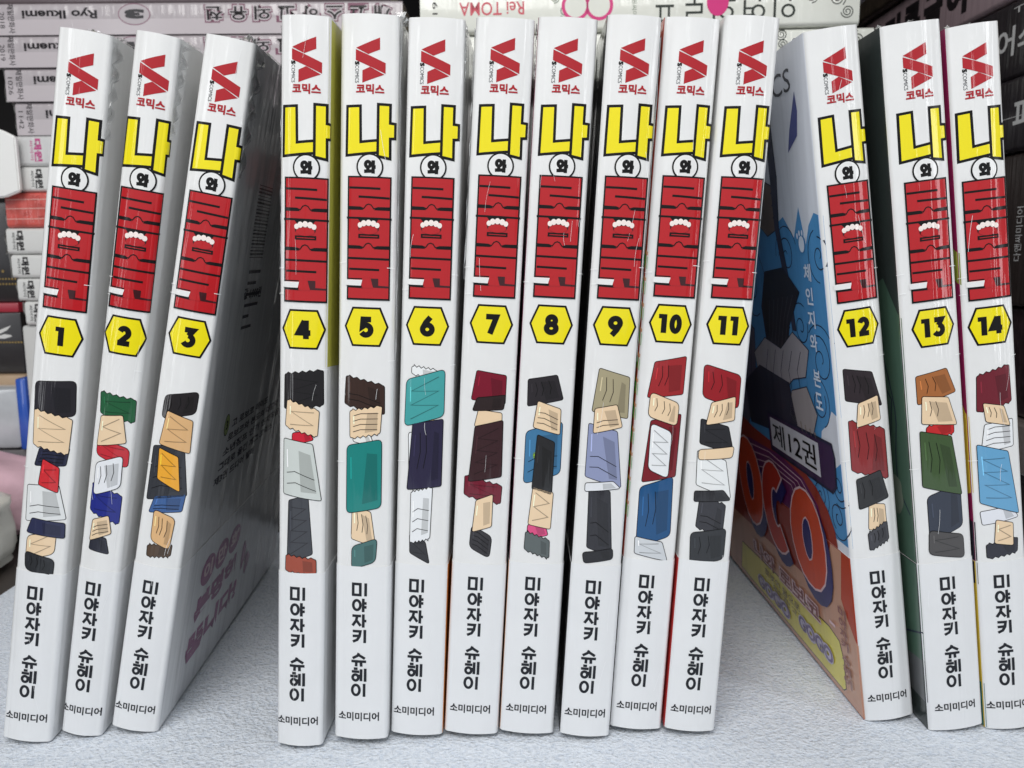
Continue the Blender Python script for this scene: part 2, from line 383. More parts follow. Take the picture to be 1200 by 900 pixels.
# plain colour patches that stand where the spine pictures are (v_top, v_bottom, centre, width, colour)
CR = (236, 208, 172); PATCH = {
 1: [(97, 88, .2, 10.6, (38, 36, 42)), (88.6, 79.5, 0, 9.4, CR), (79.8, 75, .2, 9, (38, 40, 62)), (76.6, 70.2, .4, 4.2, (206, 44, 52)), (70.2, 61, 0, 10.6, (226, 228, 228)), (61, 57.2, 0, 10.4, (42, 46, 78)), (57.2, 51, -.6, 7.5, CR), (51.4, 46.6, -.6, 7.6, (40, 42, 46))],
 2: [(93, 87.5, .6, 9.2, (34, 92, 58)), (88, 80.5, 0, 7.4, CR), (80.8, 76, .5, 8.6, (196, 44, 56)), (76.4, 68, 0, 7, (232, 234, 238)), (68.3, 61, .2, 8, (34, 44, 132)), (61, 55.5, -.6, 4.6, CR), (55.5, 51.5, -.8, 5.5, (44, 46, 58))],
 3: [(94, 88, .8, 8.6, (34, 30, 32)), (88.6, 80, 0, 8.8, (222, 178, 126)), (80.3, 66, 0, 10.2, (52, 54, 60)), (77.8, 69.4, 0, 6.4, (236, 168, 52)), (66.2, 61.4, 0, 9.8, (62, 96, 150)), (61.6, 53, .3, 5.6, (222, 178, 126)), (53, 50, .2, 6.4, (84, 66, 52))],
 4: [(98, 89.5, .6, 10.2, (34, 32, 34)), (89.8, 83.4, .2, 8.4, CR), (83.2, 80.6, .6, 4.6, (204, 36, 56)), (80.4, 66.4, .2, 9.8, (206, 212, 208)), (66.6, 50.4, -.2, 6.6, (62, 64, 70)), (50.6, 46.8, .2, 8, (158, 72, 52))],
 5: [(95, 88, 0, 10.2, (58, 40, 34)), (88.2, 81.4, .4, 8.2, CR), (81.6, 79.2, .2, 4.6, (236, 236, 232)), (79.4, 62, .1, 9.4, (28, 130, 124)), (62, 53.4, .6, 6.2, CR), (53.6, 47.6, .6, 6.8, (70, 110, 108))],
 6: [(98, 96.2, 0, 6.5, (238, 240, 240)), (96.2, 84.6, 0, 10, (70, 160, 160)), (90.6, 83.2, -.2, 5.4, CR), (84, 66.6, .2, 9.8, (44, 40, 66)), (80.5, 69, -.6, 7.2, (236, 238, 240)), (66.6, 53.2, -.6, 5.4, (234, 236, 238)), (53.4, 48.4, -.6, 5, (46, 46, 50))],
 7: [(96.6, 89.4, 0, 9.8, (122, 20, 42)), (90, 86.6, .4, 9, (46, 34, 34)), (86.8, 82.6, .6, 7.6, CR), (82.8, 68.2, .2, 9.4, (58, 34, 38)), (68.4, 63.6, .2, 9.8, (112, 24, 44)), (63.6, 55, .2, 3.6, CR), (55.2, 49.6, .4, 4.8, (48, 46, 50))],
 8: [(95.5, 88.6, -.2, 9.6, (44, 40, 44)), (88.8, 82.4, .4, 7.4, CR), (82.6, 69, 0, 10, (66, 120, 160)), (80.2, 66.4, .2, 5.8, (42, 42, 44)), (76.2, 74.4, .2, 5, (160, 206, 52)), (66.6, 57, -.2, 6.6, CR), (57.2, 53.6, -.2, 5.6, (220, 78, 130)), (53.8, 49.4, -.4, 7, (92, 100, 100))],
 9: [(97.6, 87, .2, 10.2, (168, 158, 128)), (88.6, 82.4, .2, 7.6, CR), (82.6, 69, 0, 10, (144, 152, 186)), (69, 66.8, 0, 9.4, (228, 230, 234)), (67, 50.6, .2, 6.8, (46, 46, 52)), (50.8, 48, 0, 8, (36, 36, 40))],
 10: [(99, 89.6, .2, 10.6, (158, 42, 46)), (89.8, 83.8, .4, 7.8, CR), (84, 67.6, 0, 9.8, (122, 30, 40)), (82, 70, .6, 3.4, (234, 236, 238)), (67.8, 52, 0, 9, (28, 80, 128)), (52.2, 47.6, 0, 9.4, (206, 210, 214))],
 11: [(97.4, 89, .2, 9.8, (150, 30, 38)), (89.2, 83.2, .2, 8, CR), (83.4, 77, .2, 9.2, (44, 44, 48)), (77.2, 74.6, .2, 9, CR), (74.8, 66, .2, 9.6, (236, 238, 238)), (66.2, 63.4, .2, 9.8, (46, 46, 50)), (63.4, 55.4, .2, 7, (52, 52, 58)), (55.6, 47.2, -.2, 9, (46, 48, 52))],
 12: [(97, 88.6, 0, 9.4, (48, 40, 44)), (89, 82.6, .8, 7.2, CR), (82.8, 69.6, 0, 9.8, (138, 48, 50)), (69.8, 61.6, .8, 8.4, (44, 44, 46)), (61.6, 54.6, 1.2, 4.6, CR), (54.8, 50, 1.6, 4.4, (64, 64, 70))],
 13: [(97.4, 90.4, -.2, 10.4, (168, 104, 58)), (90.6, 83.6, .6, 9, CR), (83.8, 80.6, .4, 7.4, (196, 44, 46)), (80.8, 66.2, .2, 10.4, (66, 88, 54)), (66.4, 54.6, .2, 9.2, (52, 58, 72)), (54.8, 48.4, .2, 9.6, (78, 76, 76))],
 14: [(97, 87.6, .2, 8.8, (112, 36, 48)), (88, 83.2, 1.2, 6.4, CR), (83.4, 76.2, .2, 9.4, (236, 238, 240)), (76.4, 60.8, .2, 9.8, (104, 164, 204)), (61, 57.4, .2, 9.6, (228, 230, 236)), (57.6, 51.6, 1, 5.4, CR), (51.8, 48.2, .4, 8, (48, 48, 58))]}
def facet(cx, v0, v1, wd, tilt, rnd, kind):
    """a cut colour swatch; four kinds of outline"""
    h_ = v0-v1; k = tilt*min(1.6, h_*.24); j = lambda: rnd.uniform(-.3, .3)
    C = [(cx-wd/2+j(), v1-k+j()*.6), (cx+wd/2+j(), v1+k+j()*.6), (cx+wd/2+j(), v0+k+j()*.6), (cx-wd/2+j(), v0-k+j()*.6)]
    if kind == 1: C[2] = (cx+wd*.28, v0+k*.4)
    if kind == 2: C[3] = (cx-wd*.3, v0-k*.2); C[0] = (cx-wd*.42, v1)
    P = []
    for i in range(4):
        a, b, c = Vector(C[i-1]), Vector(C[i]), Vector(C[(i+1) % 4]); r = min(.5 if kind else 1.3, h_*.3)
        u, w_ = b+(a-b).normalized()*r, b+(c-b).normalized()*r
        for t in (0, .25, .5, .75, 1): P.append(tuple(u*(1-t)**2+b*2*t*(1-t)+w_*t*t))
        if kind == 3 and i in (0, 2):          # saw-cut edge
            m = 5
            for q in range(1, m*2):
                t = q/(m*2); e = w_.lerp(c, t); P.append((e.x, e.y+(.35 if q % 2 else -.15)*(1 if i == 2 else -1)))
    return P, C
def patch_print(n, du, dv):
    """plain cut swatches of the printed colours, each with a contour and a few tone marks"""
    rnd = random.Random(n*31+5); p = Print(); lay = 0; tilt = rnd.choice((-1, 1))
    for (a, b, c, wd, rgb) in PATCH[n]:
        P, C = facet(c*.4+du, a+dv, b+dv, max(wd*.95, 5.2), tilt*rnd.uniform(.4, 1.1), rnd, rnd.randint(0, 3)); tilt = -tilt
        p.poly(grow(P, .18), BLACK, lay); p.poly(P, ink(rgb), lay+1)
        mul = lambda f: tuple(max(0, min(255, int(v*f))) for v in rgb)
        A, B_, C2, D = [Vector(q) for q in C]
        at2 = lambda u, v: tuple((A*(1-u)+B_*u)*(1-v)+(D*(1-u)+C2*u)*v)
        hh = a-b; st = rnd.randint(0, 3); f0 = rnd.uniform(.45, .7)
        if st != 1: p.poly([at2(f0, .1), at2(.9, .12), at2(.88, .8), at2(f0+rnd.uniform(-.2, .15), .84)], ink(mul(.84)), lay+2)
        if hh > 4.5:
            if st == 0:
                for q in range(rnd.randint(2, 3)):
                    u = .2+.22*q+rnd.uniform(0, .08); p.line([at2(u, .85), at2(u+.05, .55), at2(u-.02, .3)], .15, BLACK, lay+3)
            elif st == 1:
                m = max(3, int(hh/2)); p.line([at2(.15+.7*(q % 2), .12+.76*q/m) for q in range(m+1)], .22, ink(mul(.7)), lay+3)
            elif st == 2:
                for q in range(rnd.randint(2, 4)): v = .2+.2*q; p.line([at2(.1, v), at2(.35, v+.05), at2(.9, v-.04)], .16, BLACK, lay+3)
            p.line([at2(.13, .5), at2(.12, .82)], .28, ink(mul(1.3)), lay+3)
        lay = (lay+4) if lay < 4 else 0
    return p

# ------------------------------------------------------------------ the numbered volumes
H = 182.0; DEPTH = 128.0
class Profile:
    """plan of a cover: arc length s (mm, 0 = middle of the spine) -> point and outward normal"""
    def __init__(s, T):
        s.W = T+.6; s.r = 1.25; s.b = .8
        half = s.W/2-s.r; pts = []
        n = 12
        for i in range(n+1):
            x = half*i/n; pts.append((x, -s.b*(1-(x/half)**2)))
        sl = 2*s.b/half; a0 = math.atan(sl)
        for i in range(1, 8):
            a = a0*0+(math.pi/2)*i/7
            pts.append((half+s.r*math.sin(a), s.r-s.r*math.cos(a)))
        pts.append((s.W/2, DEPTH))
        s.p = pts; s.s = [0]
        for i in range(1, len(pts)): s.s.append(s.s[-1]+math.dist(pts[i], pts[i-1]))
        s.edge = s.s[-2]                       # arc length where the flat cover starts (depth r)
    def at(s, q, off=0.0):
        sg = 1 if q >= 0 else -1; a = abs(q)
        for i in range(1, len(s.s)):
            if a <= s.s[i] or i == len(s.s)-1: break
        t = (a-s.s[i-1])/(s.s[i]-s.s[i-1]); A, B = s.p[i-1], s.p[i]
        x, y = A[0]+(B[0]-A[0])*t, A[1]+(B[1]-A[1])*t
        def nrm(j):
            j = max(1, min(len(s.p)-1, j)); a_, b_ = s.p[j-1], s.p[j]; L = math.dist(a_, b_)
            return ((b_[1]-a_[1])/L, -(b_[0]-a_[0])/L)
        n0, n1 = nrm(i), nrm(i+1 if t > .5 and i < len(s.p)-2 else (i-1 if t <= .5 and i > 1 and i < len(s.p)-1 else i))
        k = abs(t-.5)
        nx, ny = n0[0]*(1-k)+n1[0]*k, n0[1]*(1-k)+n1[1]*k
        return (sg*(x+nx*off), y+ny*off)
    def surf(s, q, v, off):
        x, y = s.at(q, off); return Vector((x*MM, y*MM, v*MM))
def cover_mesh(pr, z0, z1, off, mats, thick=.35, back=DEPTH, name='cover', zsteps=1):
    """shell that wraps left cover, spine and right cover; mats = spine, left, right"""
    sb = pr.s[-1]-(DEPTH-back)
    q = sorted(set([-sb, sb]+[x for x in pr.s[:-1]]+[-x for x in pr.s[:-1]]+[pr.edge+10, -pr.edge-10]))
    bm = bmesh.new(); rows = []
    for o_ in (off, off-thick):
        for k in range(zsteps+1):
            z = z0+(z1-z0)*k/zsteps
            rows.append([bm.verts.new(pr.surf(x, z, o_)) for x in q])
    n = zsteps+1
    def mi(a, b):
        c = (a+b)/2
        e = pr.s[-4]
        return 1 if c < -e else 2 if c > e else 0
    for j in range(len(q)-1):
        m = mi(q[j], q[j+1])
        for k in range(zsteps):
            f = bm.faces.new((rows[k][j], rows[k][j+1], rows[k+1][j+1], rows[k+1][j])); f.material_index = m; f.smooth = True
            f = bm.faces.new((rows[n+k][j+1], rows[n+k][j], rows[n+k+1][j], rows[n+k+1][j+1])); f.material_index = 0
        for (a, b) in ((n-1, 2*n-1), (n, 0)):
            f = bm.faces.new((rows[a][j], rows[a][j+1], rows[b][j+1], rows[b][j])); f.material_index = 0
    for j in (0, len(q)-1):
        for k in range(zsteps):
            bm.faces.new((rows[k][j], rows[k+1][j], rows[n+k+1][j], rows[n+k][j]))
    bmesh.ops.recalc_face_normals(bm, faces=bm.faces[:])
    me = bpy.data.meshes.new(name); bm.to_mesh(me); bm.free(); me.set_sharp_from_angle(angle=math.radians(38))
    return me
def film_material():
    m = bpy.data.materials.new('clear_film'); m.use_nodes = True; N = m.node_tree.nodes; L = m.node_tree.links
    N.remove(N['Principled BSDF']); out = N['Material Output']
    g = N.new('ShaderNodeBsdfGlossy'); g.inputs['Roughness'].default_value = .12
    d = N.new('ShaderNodeBsdfTranslucent'); d.inputs['Color'].default_value = (.9, .9, .9, 1)
    df = N.new('ShaderNodeBsdfDiffuse'); df.inputs['Color'].default_value = (.85, .87, .88, 1)
    t = N.new('ShaderNodeBsdfTransparent')
    a = N.new('ShaderNodeMixShader'); a.inputs[0].default_value = .5; L.new(df.outputs[0], a.inputs[1]); L.new(g.outputs[0], a.inputs[2])
    fr = N.new('ShaderNodeFresnel'); fr.inputs[0].default_value = 1.6
    ad = N.new('ShaderNodeMath'); ad.operation = 'ADD'; ad.inputs[1].default_value = .22; L.new(fr.outputs[0], ad.inputs[0])
    b = N.new('ShaderNodeMixShader'); L.new(ad.outputs[0], b.inputs[0]); L.new(t.outputs[0], b.inputs[1]); L.new(a.outputs[0], b.inputs[2])
    L.new(b.outputs[0], out.inputs['Surface']); return m
FILM = film_material()
def crumple(p0, p1, hgt, rnd, n=16, rows=4, out=(0, 1, 0)):
    """a crumpled film ridge from p0 to p1 (metres, local)"""
    V = []; F = []; p0, p1 = Vector(p0), Vector(p1); o_ = Vector(out)
    for j in range(rows+1):
        for i in range(n+1):
            t = i/n; e = math.sin(math.pi*t)**.5
            c = p0.lerp(p1, t)+Vector((0, 0, hgt*j/rows*e*rnd.uniform(.45, 1.1)))+o_*rnd.uniform(-.35, .9)*hgt*(j/rows)
            V.append(c+Vector([rnd.uniform(-.12, .12)*hgt for _ in range(3)]))
    for j in range(rows):
        for i in range(n):
            a = j*(n+1)+i; F += [(a, a+1, a+n+2), (a, a+n+2, a+n+1)]
    me = bpy.data.meshes.new('shrink_wrap_fold'); me.from_pydata(V, [], F); return me

POSE = [[-0.13025, 0.2049, 0.03553, 0.1663, 0.00409, 11.84], [-0.11706, 0.20761, 0.02362, 0.18776, 0.01835, 9.85], [-0.10342, 0.20927, 0.03619, 0.20154, 0.01083, 11.53], [-0.05662, 0.20177, -0.03004, 0.05162, -0.00507, 11.1], [-0.0407, 0.20323, -0.02285, 0.04353, -0.01199, 13.19], [-0.02625, 0.20567, -0.02304, 0.0495, -0.00829, 12.99], [-0.01173, 0.20595, -0.02315, 0.05945, -0.00759, 13.4], [0.00317, 0.20606, -0.02264, 0.05961, -0.00756, 13.61], [0.01853, 0.20448, -0.01388, 0.06096, -0.0076, 12.29], [0.03253, 0.20723, -0.01375, 0.06332, -0.00975, 12.93], [0.04685, 0.20612, -0.01376, 0.0619, -0.00926, 12.58], [0.10338, 0.21238, 0.02987, -0.14218, 0.00885, 12.85], [0.119, 0.20731, 0.01075, -0.12997, 0.0, 13.96], [0.13364, 0.20744, -0.06393, -0.12384, -0.00067, 11.93]]
HEXC = {1: (.6, 109.1), 2: (.4, 109.5), 3: (.4, 108.8), 4: (.4, 109.2), 5: (.3, 108.6), 6: (0, 109), 7: (.3, 109.4), 8: (.3, 109.2), 9: (.5, 108.8), 10: (.6, 108.8), 11: (.6, 108.4), 12: (.4, 109), 13: (.6, 108.9), 14: (.3, 109.2)}
C_ = {'w': WHITE, 'b': BAND, 'black': ink((26, 25, 28)), 'yellow': ink((226, 218, 70)), 'magenta': ink((150, 24, 84)), 'orange': ink((214, 136, 56)), 'rust': ink((190, 66, 34)),
      'green': ink((72, 100, 84)), 'dgreen': ink((42, 50, 48)), 'red': ink((190, 40, 36)), 'teal': ink((30, 118, 118)), 'tan': ink((196, 150, 118)), 'pale': ink((232, 235, 242)), 'gyel': ink((222, 190, 60))}
SIDES = {1: 'w w b b', 2: 'w w b b', 3: 'w w b b', 4: 'black w black b', 5: 'w w b b', 6: 'w w b orange', 7: 'w w orange b', 8: 'magenta w orange b', 9: 'black w black b', 10: 'rust w black b', 11: 'w w red b', 12: 'pale w rust b', 13: 'dgreen w dgreen b', 14: 'magenta w gyel b'}
LABEL = {1: 'white comic book at the far left with number 1 in its yellow hexagon', 2: 'narrow white comic book with number 2 in its yellow hexagon', 3: 'leaning white comic book with number 3 and its grey back cover showing',
 4: 'upright white comic book with number 4 and a yellow cover edge', 5: 'white comic book with number 5 and a mostly teal spine picture', 6: 'white comic book with number 6 and a turquoise topped spine picture', 7: 'white comic book with number 7 and a maroon topped spine picture',
 8: 'white comic book with number 8 and a magenta cover edge', 9: 'white comic book with number 9 and a black cover edge', 10: 'white comic book with number 10 and a rust red cover edge with green twists', 11: 'white comic book with number 11 beside the gap before the blue cover',
 12: 'comic book with number 12 leaning left, its blue and orange front cover showing', 13: 'comic book with number 13 leaning left, with a dark green cover edge', 14: 'comic book at the far right with number 14 and a crimson cover edge'}
PERF = [(-1, 122.7, .4, 1.4), (1, 121.9, -.2, 1.6), (-1, 117.9, .2, 1.2), (1, 99.6, .1, 1.3), (-1, 74.2, .3, 1.7)]
def left_q(pr, d): return -(pr.edge+d-pr.r)
def right_q(pr, d): return pr.edge+d-pr.r
BOOKS = {}
def comic(n):
    X, Y, yaw, lean, back, T = POSE[n-1]
    R = Matrix.Rotation(yaw, 3, 'Z') @ Matrix.Rotation(back, 3, 'X') @ Matrix.Rotation(lean, 3, 'Y')
    zmin = min((R @ Vector((sx*T*MM/2, y, 0))).z for sx in (-1, 1) for y in (0, .128))
    t = top('comic_book', LABEL[n], 'comic book', (X, Y, -zmin+.0001), 'numbered comic volumes standing in a row')
    t.rotation_euler = R.to_euler()
    pr = Profile(T); rnd = random.Random(n*7+1)
    sd = [C_[k] for k in SIDES[n].split()]
    link('cover', cover_mesh(pr, 0, H, 0, None), t, [WHITE, sd[0], sd[1]])
    hw = pr.W/2-.42
    link('page_block', box_mesh('page_block', -hw*MM, hw*MM, .9*MM, (DEPTH-1.2)*MM, 1.0*MM, (H-1.0)*MM), t, [PAGES])
    band = link('paper_band', cover_mesh(pr, .05, 47.2, .16, None, thick=.12, name='paper_band'), t, [BAND, sd[2], sd[3]])
    du, dv = HEXC[n][0]-.3, HEXC[n][1]-108.6
    cuts = sorted(set([x for x in pr.s[1:-1]]+[-x for x in pr.s[1:-1]]))
    for nm, p in spine_prints(n, du, dv).items():
        low = nm in ('author_lettering', 'imprint_lettering')
        p.build(nm, pr.surf, t, cuts, base=.2 if low else .03)
    patch_print(n, du, dv).build('spine_picture', pr.surf, t, cuts, base=.03)
    # tear marks of the clear film along the edges
    p = Print(); fm = mat('film_tear', (250, 250, 250), .25)
    for k, (sd_, v, sl, ln) in enumerate(PERF):
        if rnd.random() < .3: continue
        q = sd_*(pr.edge-.9-rnd.uniform(0, 1)); v += rnd.uniform(-1.5, 1.5)
        p.line([(q-ln*.6, v-sl*.3), (q, v+.05), (q+ln*.6, v+sl*.3)], .13, fm, 3)
    o_ = p.build('wrap_tear_marks', pr.surf, t, cuts, base=.25)
    if o_: o_['kind'] = 'stuff'
    # hairline scratches of the film
    p = Print(); r2 = random.Random(n*97); sm = mat('film_scratch', (246, 247, 248), .2)
    for k in range(r2.randint(5, 9)):
        x, v, l = r2.uniform(-T/2+.5, T/2-.5), r2.uniform(6, 176), r2.uniform(2, 9); bx, sx = r2.uniform(-.8, .8), r2.uniform(-.25, .25)
        p.line([(x+sx*l*q/5+bx*math.sin(q/5*3.14)*.4, v+l*q/5) for q in range(6)], r2.uniform(.03, .07), sm, 9+k*.1)
    for k in range(46 if n == 3 else 6):
        d, v, l = pr.edge+r2.uniform(2, 80), r2.uniform(60, 178), r2.uniform(5, 22); a = r2.uniform(-.5, .2)
        p.line([(d+l*.5*q/6*(1+a), v-l*(q/6)**(1.2+a)) for q in range(7)], r2.uniform(.04, .1), sm, 9+k*.05)
    o_ = p.build('wrap_scratches', pr.surf, t, cuts, base=.03); o_['kind'] = 'stuff'
    BOOKS[n] = (t, pr)
    return t, pr
for n in range(1, 15): comic(n)

# clear film ends crumpled along the tops
def fold(n, x0, y0, x1, y1, h_, seed, out=(0, 1, 0), z=H):
    t, pr = BOOKS[n]
    link('shrink_wrap_fold', crumple((x0*MM, y0*MM, (z-.4)*MM), (x1*MM, y1*MM, (z-.4)*MM), h_*MM, random.Random(seed), out=out), t, [FILM])
fold(1, -2, .8, 5.5, 3, 1.6, 1); fold(1, 4, 2, 5.5, 14, 2.2, 2); fold(2, -3, .8, 4, 2.5, 1.1, 3); fold(3, 2, 1, 5, 6, 3.0, 4); fold(3, 5, 6, 5.6, 40, 2.0, 5)
fold(12, -6, 1, -6, 40, 1.2, 7); fold(13, -6, 2, -2, 14, 2.6, 8); fold(13, -4, 12, 5, 18, 2.6, 18); fold(14, -5, 2, 0, 12, 2.4, 9)
fold(5, 5, 1.5, 7.2, 8, 2.6, 10, (1, 0, 0)); fold(4, 5, 1.5, 5.8, 7, 1.0, 11); fold(7, -6.8, 1, -6.4, 16, 1.2, 12); fold(9, -6, 1.5, -6, 20, 1.2, 13); fold(6, 6, 1.5, 6.8, 12, .9, 14)
def film_side(n, side, v0, v1, seed, wd=2.4):
    """film gathered in the groove beside a spine"""
    t, pr = BOOKS[n]; rnd = random.Random(seed); V = []; F = []; m = 22; x = side*(pr.W/2+.05)
    for i in range(m+1):
        v = v0+(v1-v0)*i/m
        for j in range(4):
            V.append(((x+side*rnd.uniform(.0, .45))*MM, (1.4+(.4+wd*abs(math.sin(i*.7+seed))*(.4+.6*i/m))*j/3+rnd.uniform(-.3, .3))*MM, v*MM))
    for i in range(m):
        for j in range(3):
            a = i*4+j; F += [(a, a+1, a+5), (a, a+5, a+4)]
    me = bpy.data.meshes.new('shrink_wrap_fold'); me.from_pydata(V, [], F); link('shrink_wrap_fold', me, t, [FILM])
fold(10, -5, 1, 3, 2.5, .8, 21); fold(11, -5, 1, 4, 3, .9, 22); fold(8, -5.5, 1.2, 2, 3, .9, 23); fold(13, -2, 2, 5, 3.2, 1.6, 24); fold(14, -3, 1.5, 4.5, 3, 1.4, 25); fold(2, 3, 1.5, 4.6, 22, 2.0, 26); fold(1, -5, .9, 0, 2, .8, 27)
film_side(5, 1, 100, 181, 3); film_side(3, 1, 150, 181, 31, 9); film_side(1, 1, 158, 181, 32, 6); film_side(2, 1, 160, 181, 33, 6); film_side(9, 1, 100, 178, 34); film_side(4, -1, 120, 180, 35); film_side(6, 1, 168, 181, 4); film_side(7, -1, 120, 180, 5); film_side(8, -1, 168, 181, 6)

# --- front cover of volume 12 (depth from the spine, height), above the band
def cover_print(n, side): return Print()
def put(n, side, p, name, base):
    t, pr = BOOKS[n]
    sg = -1 if side == 'left' else 1
    def surf(d, v, off):
        d = max(d, .0)
        q = sg*(pr.edge-pr.r+max(d, -.3)) if d >= pr.r else sg*(pr.edge-(pr.r-d)*1.2)
        return pr.surf(q, v, off)
    return p.build(name, surf, t, [1.25], base=base)
BLUE = ink((80, 150, 204)); BLUE2 = ink((44, 98, 148)); OUT = ink((28, 34, 60)); VIO = ink((104, 34, 92)); INDIGO = ink((44, 40, 104)); LOGOR = ink((214, 74, 36)); LOGOR2 = ink((190, 54, 38))
MAR = ink((150, 54, 40)); GREYC = ink((134, 128, 132)); DKC = ink((40, 40, 52)); SIGN = ink((216, 216, 222)); PINKW = ink((232, 200, 206)); TANC = ink((206, 156, 130)); YELC = ink((232, 220, 96)); PURP = ink((96, 72, 132)); LILAC = ink((200, 190, 222))
def spiral(cx, cy, r, turns=1.6, a0=0.0, n=26):
    return [(cx+r*(1-i/n*.85)*math.cos(a0+turns*2*math.pi*i/n), cy+r*(1-i/n*.85)*math.sin(a0+turns*2*math.pi*i/n)) for i in range(n+1)]
def wobble(cx, cy, a, b, seed, n=30, amp=.12):
    r = random.Random(seed); ph = [r.uniform(0, 6.28) for _ in range(3)]
    return [(cx+a*math.cos(t)*(1+amp*math.sin(3*t+ph[0])+amp*.6*math.sin(5*t+ph[1])), cy+b*math.sin(t)*(1+amp*math.sin(3*t+ph[0])+amp*.6*math.sin(4*t+ph[2]))) for t in [2*math.pi*i/n for i in range(n)]]
p = Print()
# swirling blue clouds
cloud = [(0, 138), (4, 139), (8, 136), (11, 131), (14, 141), (19, 133), (26, 139), (36, 136), (46, 141), (60, 138), (76, 141), (90, 136), (126, 138), (126, 50), (0, 50)]
p.poly(cloud, BLUE, 0)
bl = [(0, 86), (4, 87), (7, 83), (12, 80), (14, 74), (10, 70), (5, 71), (0, 74)]
p.poly(bl, C_['pale'], 1)
for i, (cx, cy, r) in enumerate([(26, 128, 6), (8, 100, 7), (12, 88, 5), (4, 66, 4), (6, 57, 4.5), (36, 116, 8), (3, 128, 5), (20, 108, 5), (60, 118, 10), (84, 108, 10), (17, 60, 4)]):
    p.line(spiral(cx, cy, r, 1.4, i*1.3), .35, OUT, 2)
    p.line([(cx+r*1.4*math.cos(a), cy+r*1.4*math.sin(a)) for a in [i*.8+k*.25 for k in range(12)]], .3, OUT, 2)
p.poly([(9.3, 170), (8.5, 165), (10, 159), (17.3, 155.5), (15, 161), (12.5, 165)], ink((74, 80, 140)), 2)
# plain grey, brown and dark fields where the cover picture is
def shard(P, rgb, lay):
    p.poly(grow(P, .3), OUT, lay); p.poly(P, ink(rgb), lay+.5)
shard([(28, 150), (33, 148), (47, 152), (50, 139), (40, 134), (31, 136)], (112, 92, 80), 3)
for k in range(3): p.line([(29, 147-k*3.5), (34, 146-k*3.5)], .4, OUT, 4)
shard([(32, 172), (29, 166), (28, 150), (30, 136), (26, 122), (24, 107), (26.5, 107), (29.5, 122), (33, 136), (33, 160)], (52, 54, 74), 4)
shard([(19, 118), (30, 124.5), (46, 123), (52, 112), (50, 98), (40, 100), (34, 96), (29, 108)], (34, 32, 40), 5)
for k in range(6): p.line([(24+k*4, 117-k*.5), (30+k*3.4, 110-k*1.2), (34+k*3, 101)], .3, ink((84, 80, 92)), 6)
shard([(16, 102), (27, 106), (38, 100), (52, 102), (64, 96), (58, 80), (44, 84), (30, 92), (20, 94)], (176, 170, 174), 6)
for k in range(5): p.line([(22+k*7, 101-k*.6), (26+k*7, 95-k), (25+k*7, 90-k*1.4)], .35, OUT, 7)
shard([(34, 90), (60, 92), (78, 84), (76, 70), (48, 72), (30, 78)], (46, 48, 66), 7)
shard([(14, 84), (20, 91), (32, 88), (36, 80), (26, 76), (18, 78)], (172, 164, 164), 7)
for k in range(4): p.line([(17+k*3.4, 78.5+k*.4), (16+k*3.2, 73.5), (15+k*3, 69)], 1.1, ink((150, 140, 132)), 8)
shard([(62, 104), (88, 112), (104, 100), (104, 72), (80, 68), (66, 84)], (98, 94, 112), 4)
for k in range(4): p.line([(66+k*9, 104), (70+k*8, 88), (68+k*8, 74)], .5, OUT, 5)
# volume sign
sg_ = [(57, 76.5), (6.2, 77), (5, 74), (5.5, 66), (8, 64), (56, 65)]
p.outlined(sg_, ink((58, 36, 74)), OUT, .9, 8); p.poly([(55, 75.6), (15.2, 75.8), (15.2, 65.8), (55, 66)], SIGN, 10)
# orange and violet disc behind the big letters
disc = [(14+62*math.cos(a)+44, 48+20*math.sin(a)) for a in [math.pi*k/24 for k in range(25)]]
disc = [(max(3.0, x), y) for x, y in disc]
p.poly([(8, 47.3), (9, 52), (13, 57), (20, 61.5), (32, 65), (50, 66.5), (75, 68), (100, 72), (126, 78), (126, 47.3)], MAR, 6)
p.poly([(16, 47.3), (20, 56), (30, 61.5), (48, 64), (80, 63), (100, 60), (100, 47.3)], VIO, 7)
for k in range(4): p.line([(18+k*5, 48.5+k), (22+k*5, 55.5-k), (32+k*3, 60.5-k*1.4), (60, 62.5-k*2), (90, 60-k*3)], .3, PINKW, 8)
put(12, 'left', p, 'cover_artwork', .04)
p = Print()
p.text('SCOMICS', -50, 70, 0, 1, BLACK, 0) if False else None
p.text('S C O M I C S'.replace(' ', ''), -62, -11.5, 170.6, 176.4, ink((60, 60, 66)), 1, .0)
p.text('제12권', -53, -17.5, 67.0, 74.6, BLACK, 14, .01)
LW = ink((228, 238, 250))
v = 126.0
for ch in '체인지와 본도':
    if ch == ' ': v -= 3.6; continue
    p.text(ch, -13.6, -8.8, v-4.7, v, LW, 12, .02); v -= 6.3
p.poly(ellipse(-13.3, 131.2, 1.9, 2.2, 16), LW, 12)
for k in (-2.6, -1, .9, 2.5): p.poly(ellipse(-13.3+k, 134.6-abs(k)*.45, .55, .8, 10), LW, 12)
# text runs from the back edge towards the spine: mirror the x that was given as -depth
p.t = [([(-x, y) for x, y in P], k, l) for P, k, l in p.t]
put(12, 'left', p, 'cover_lettering', .06)
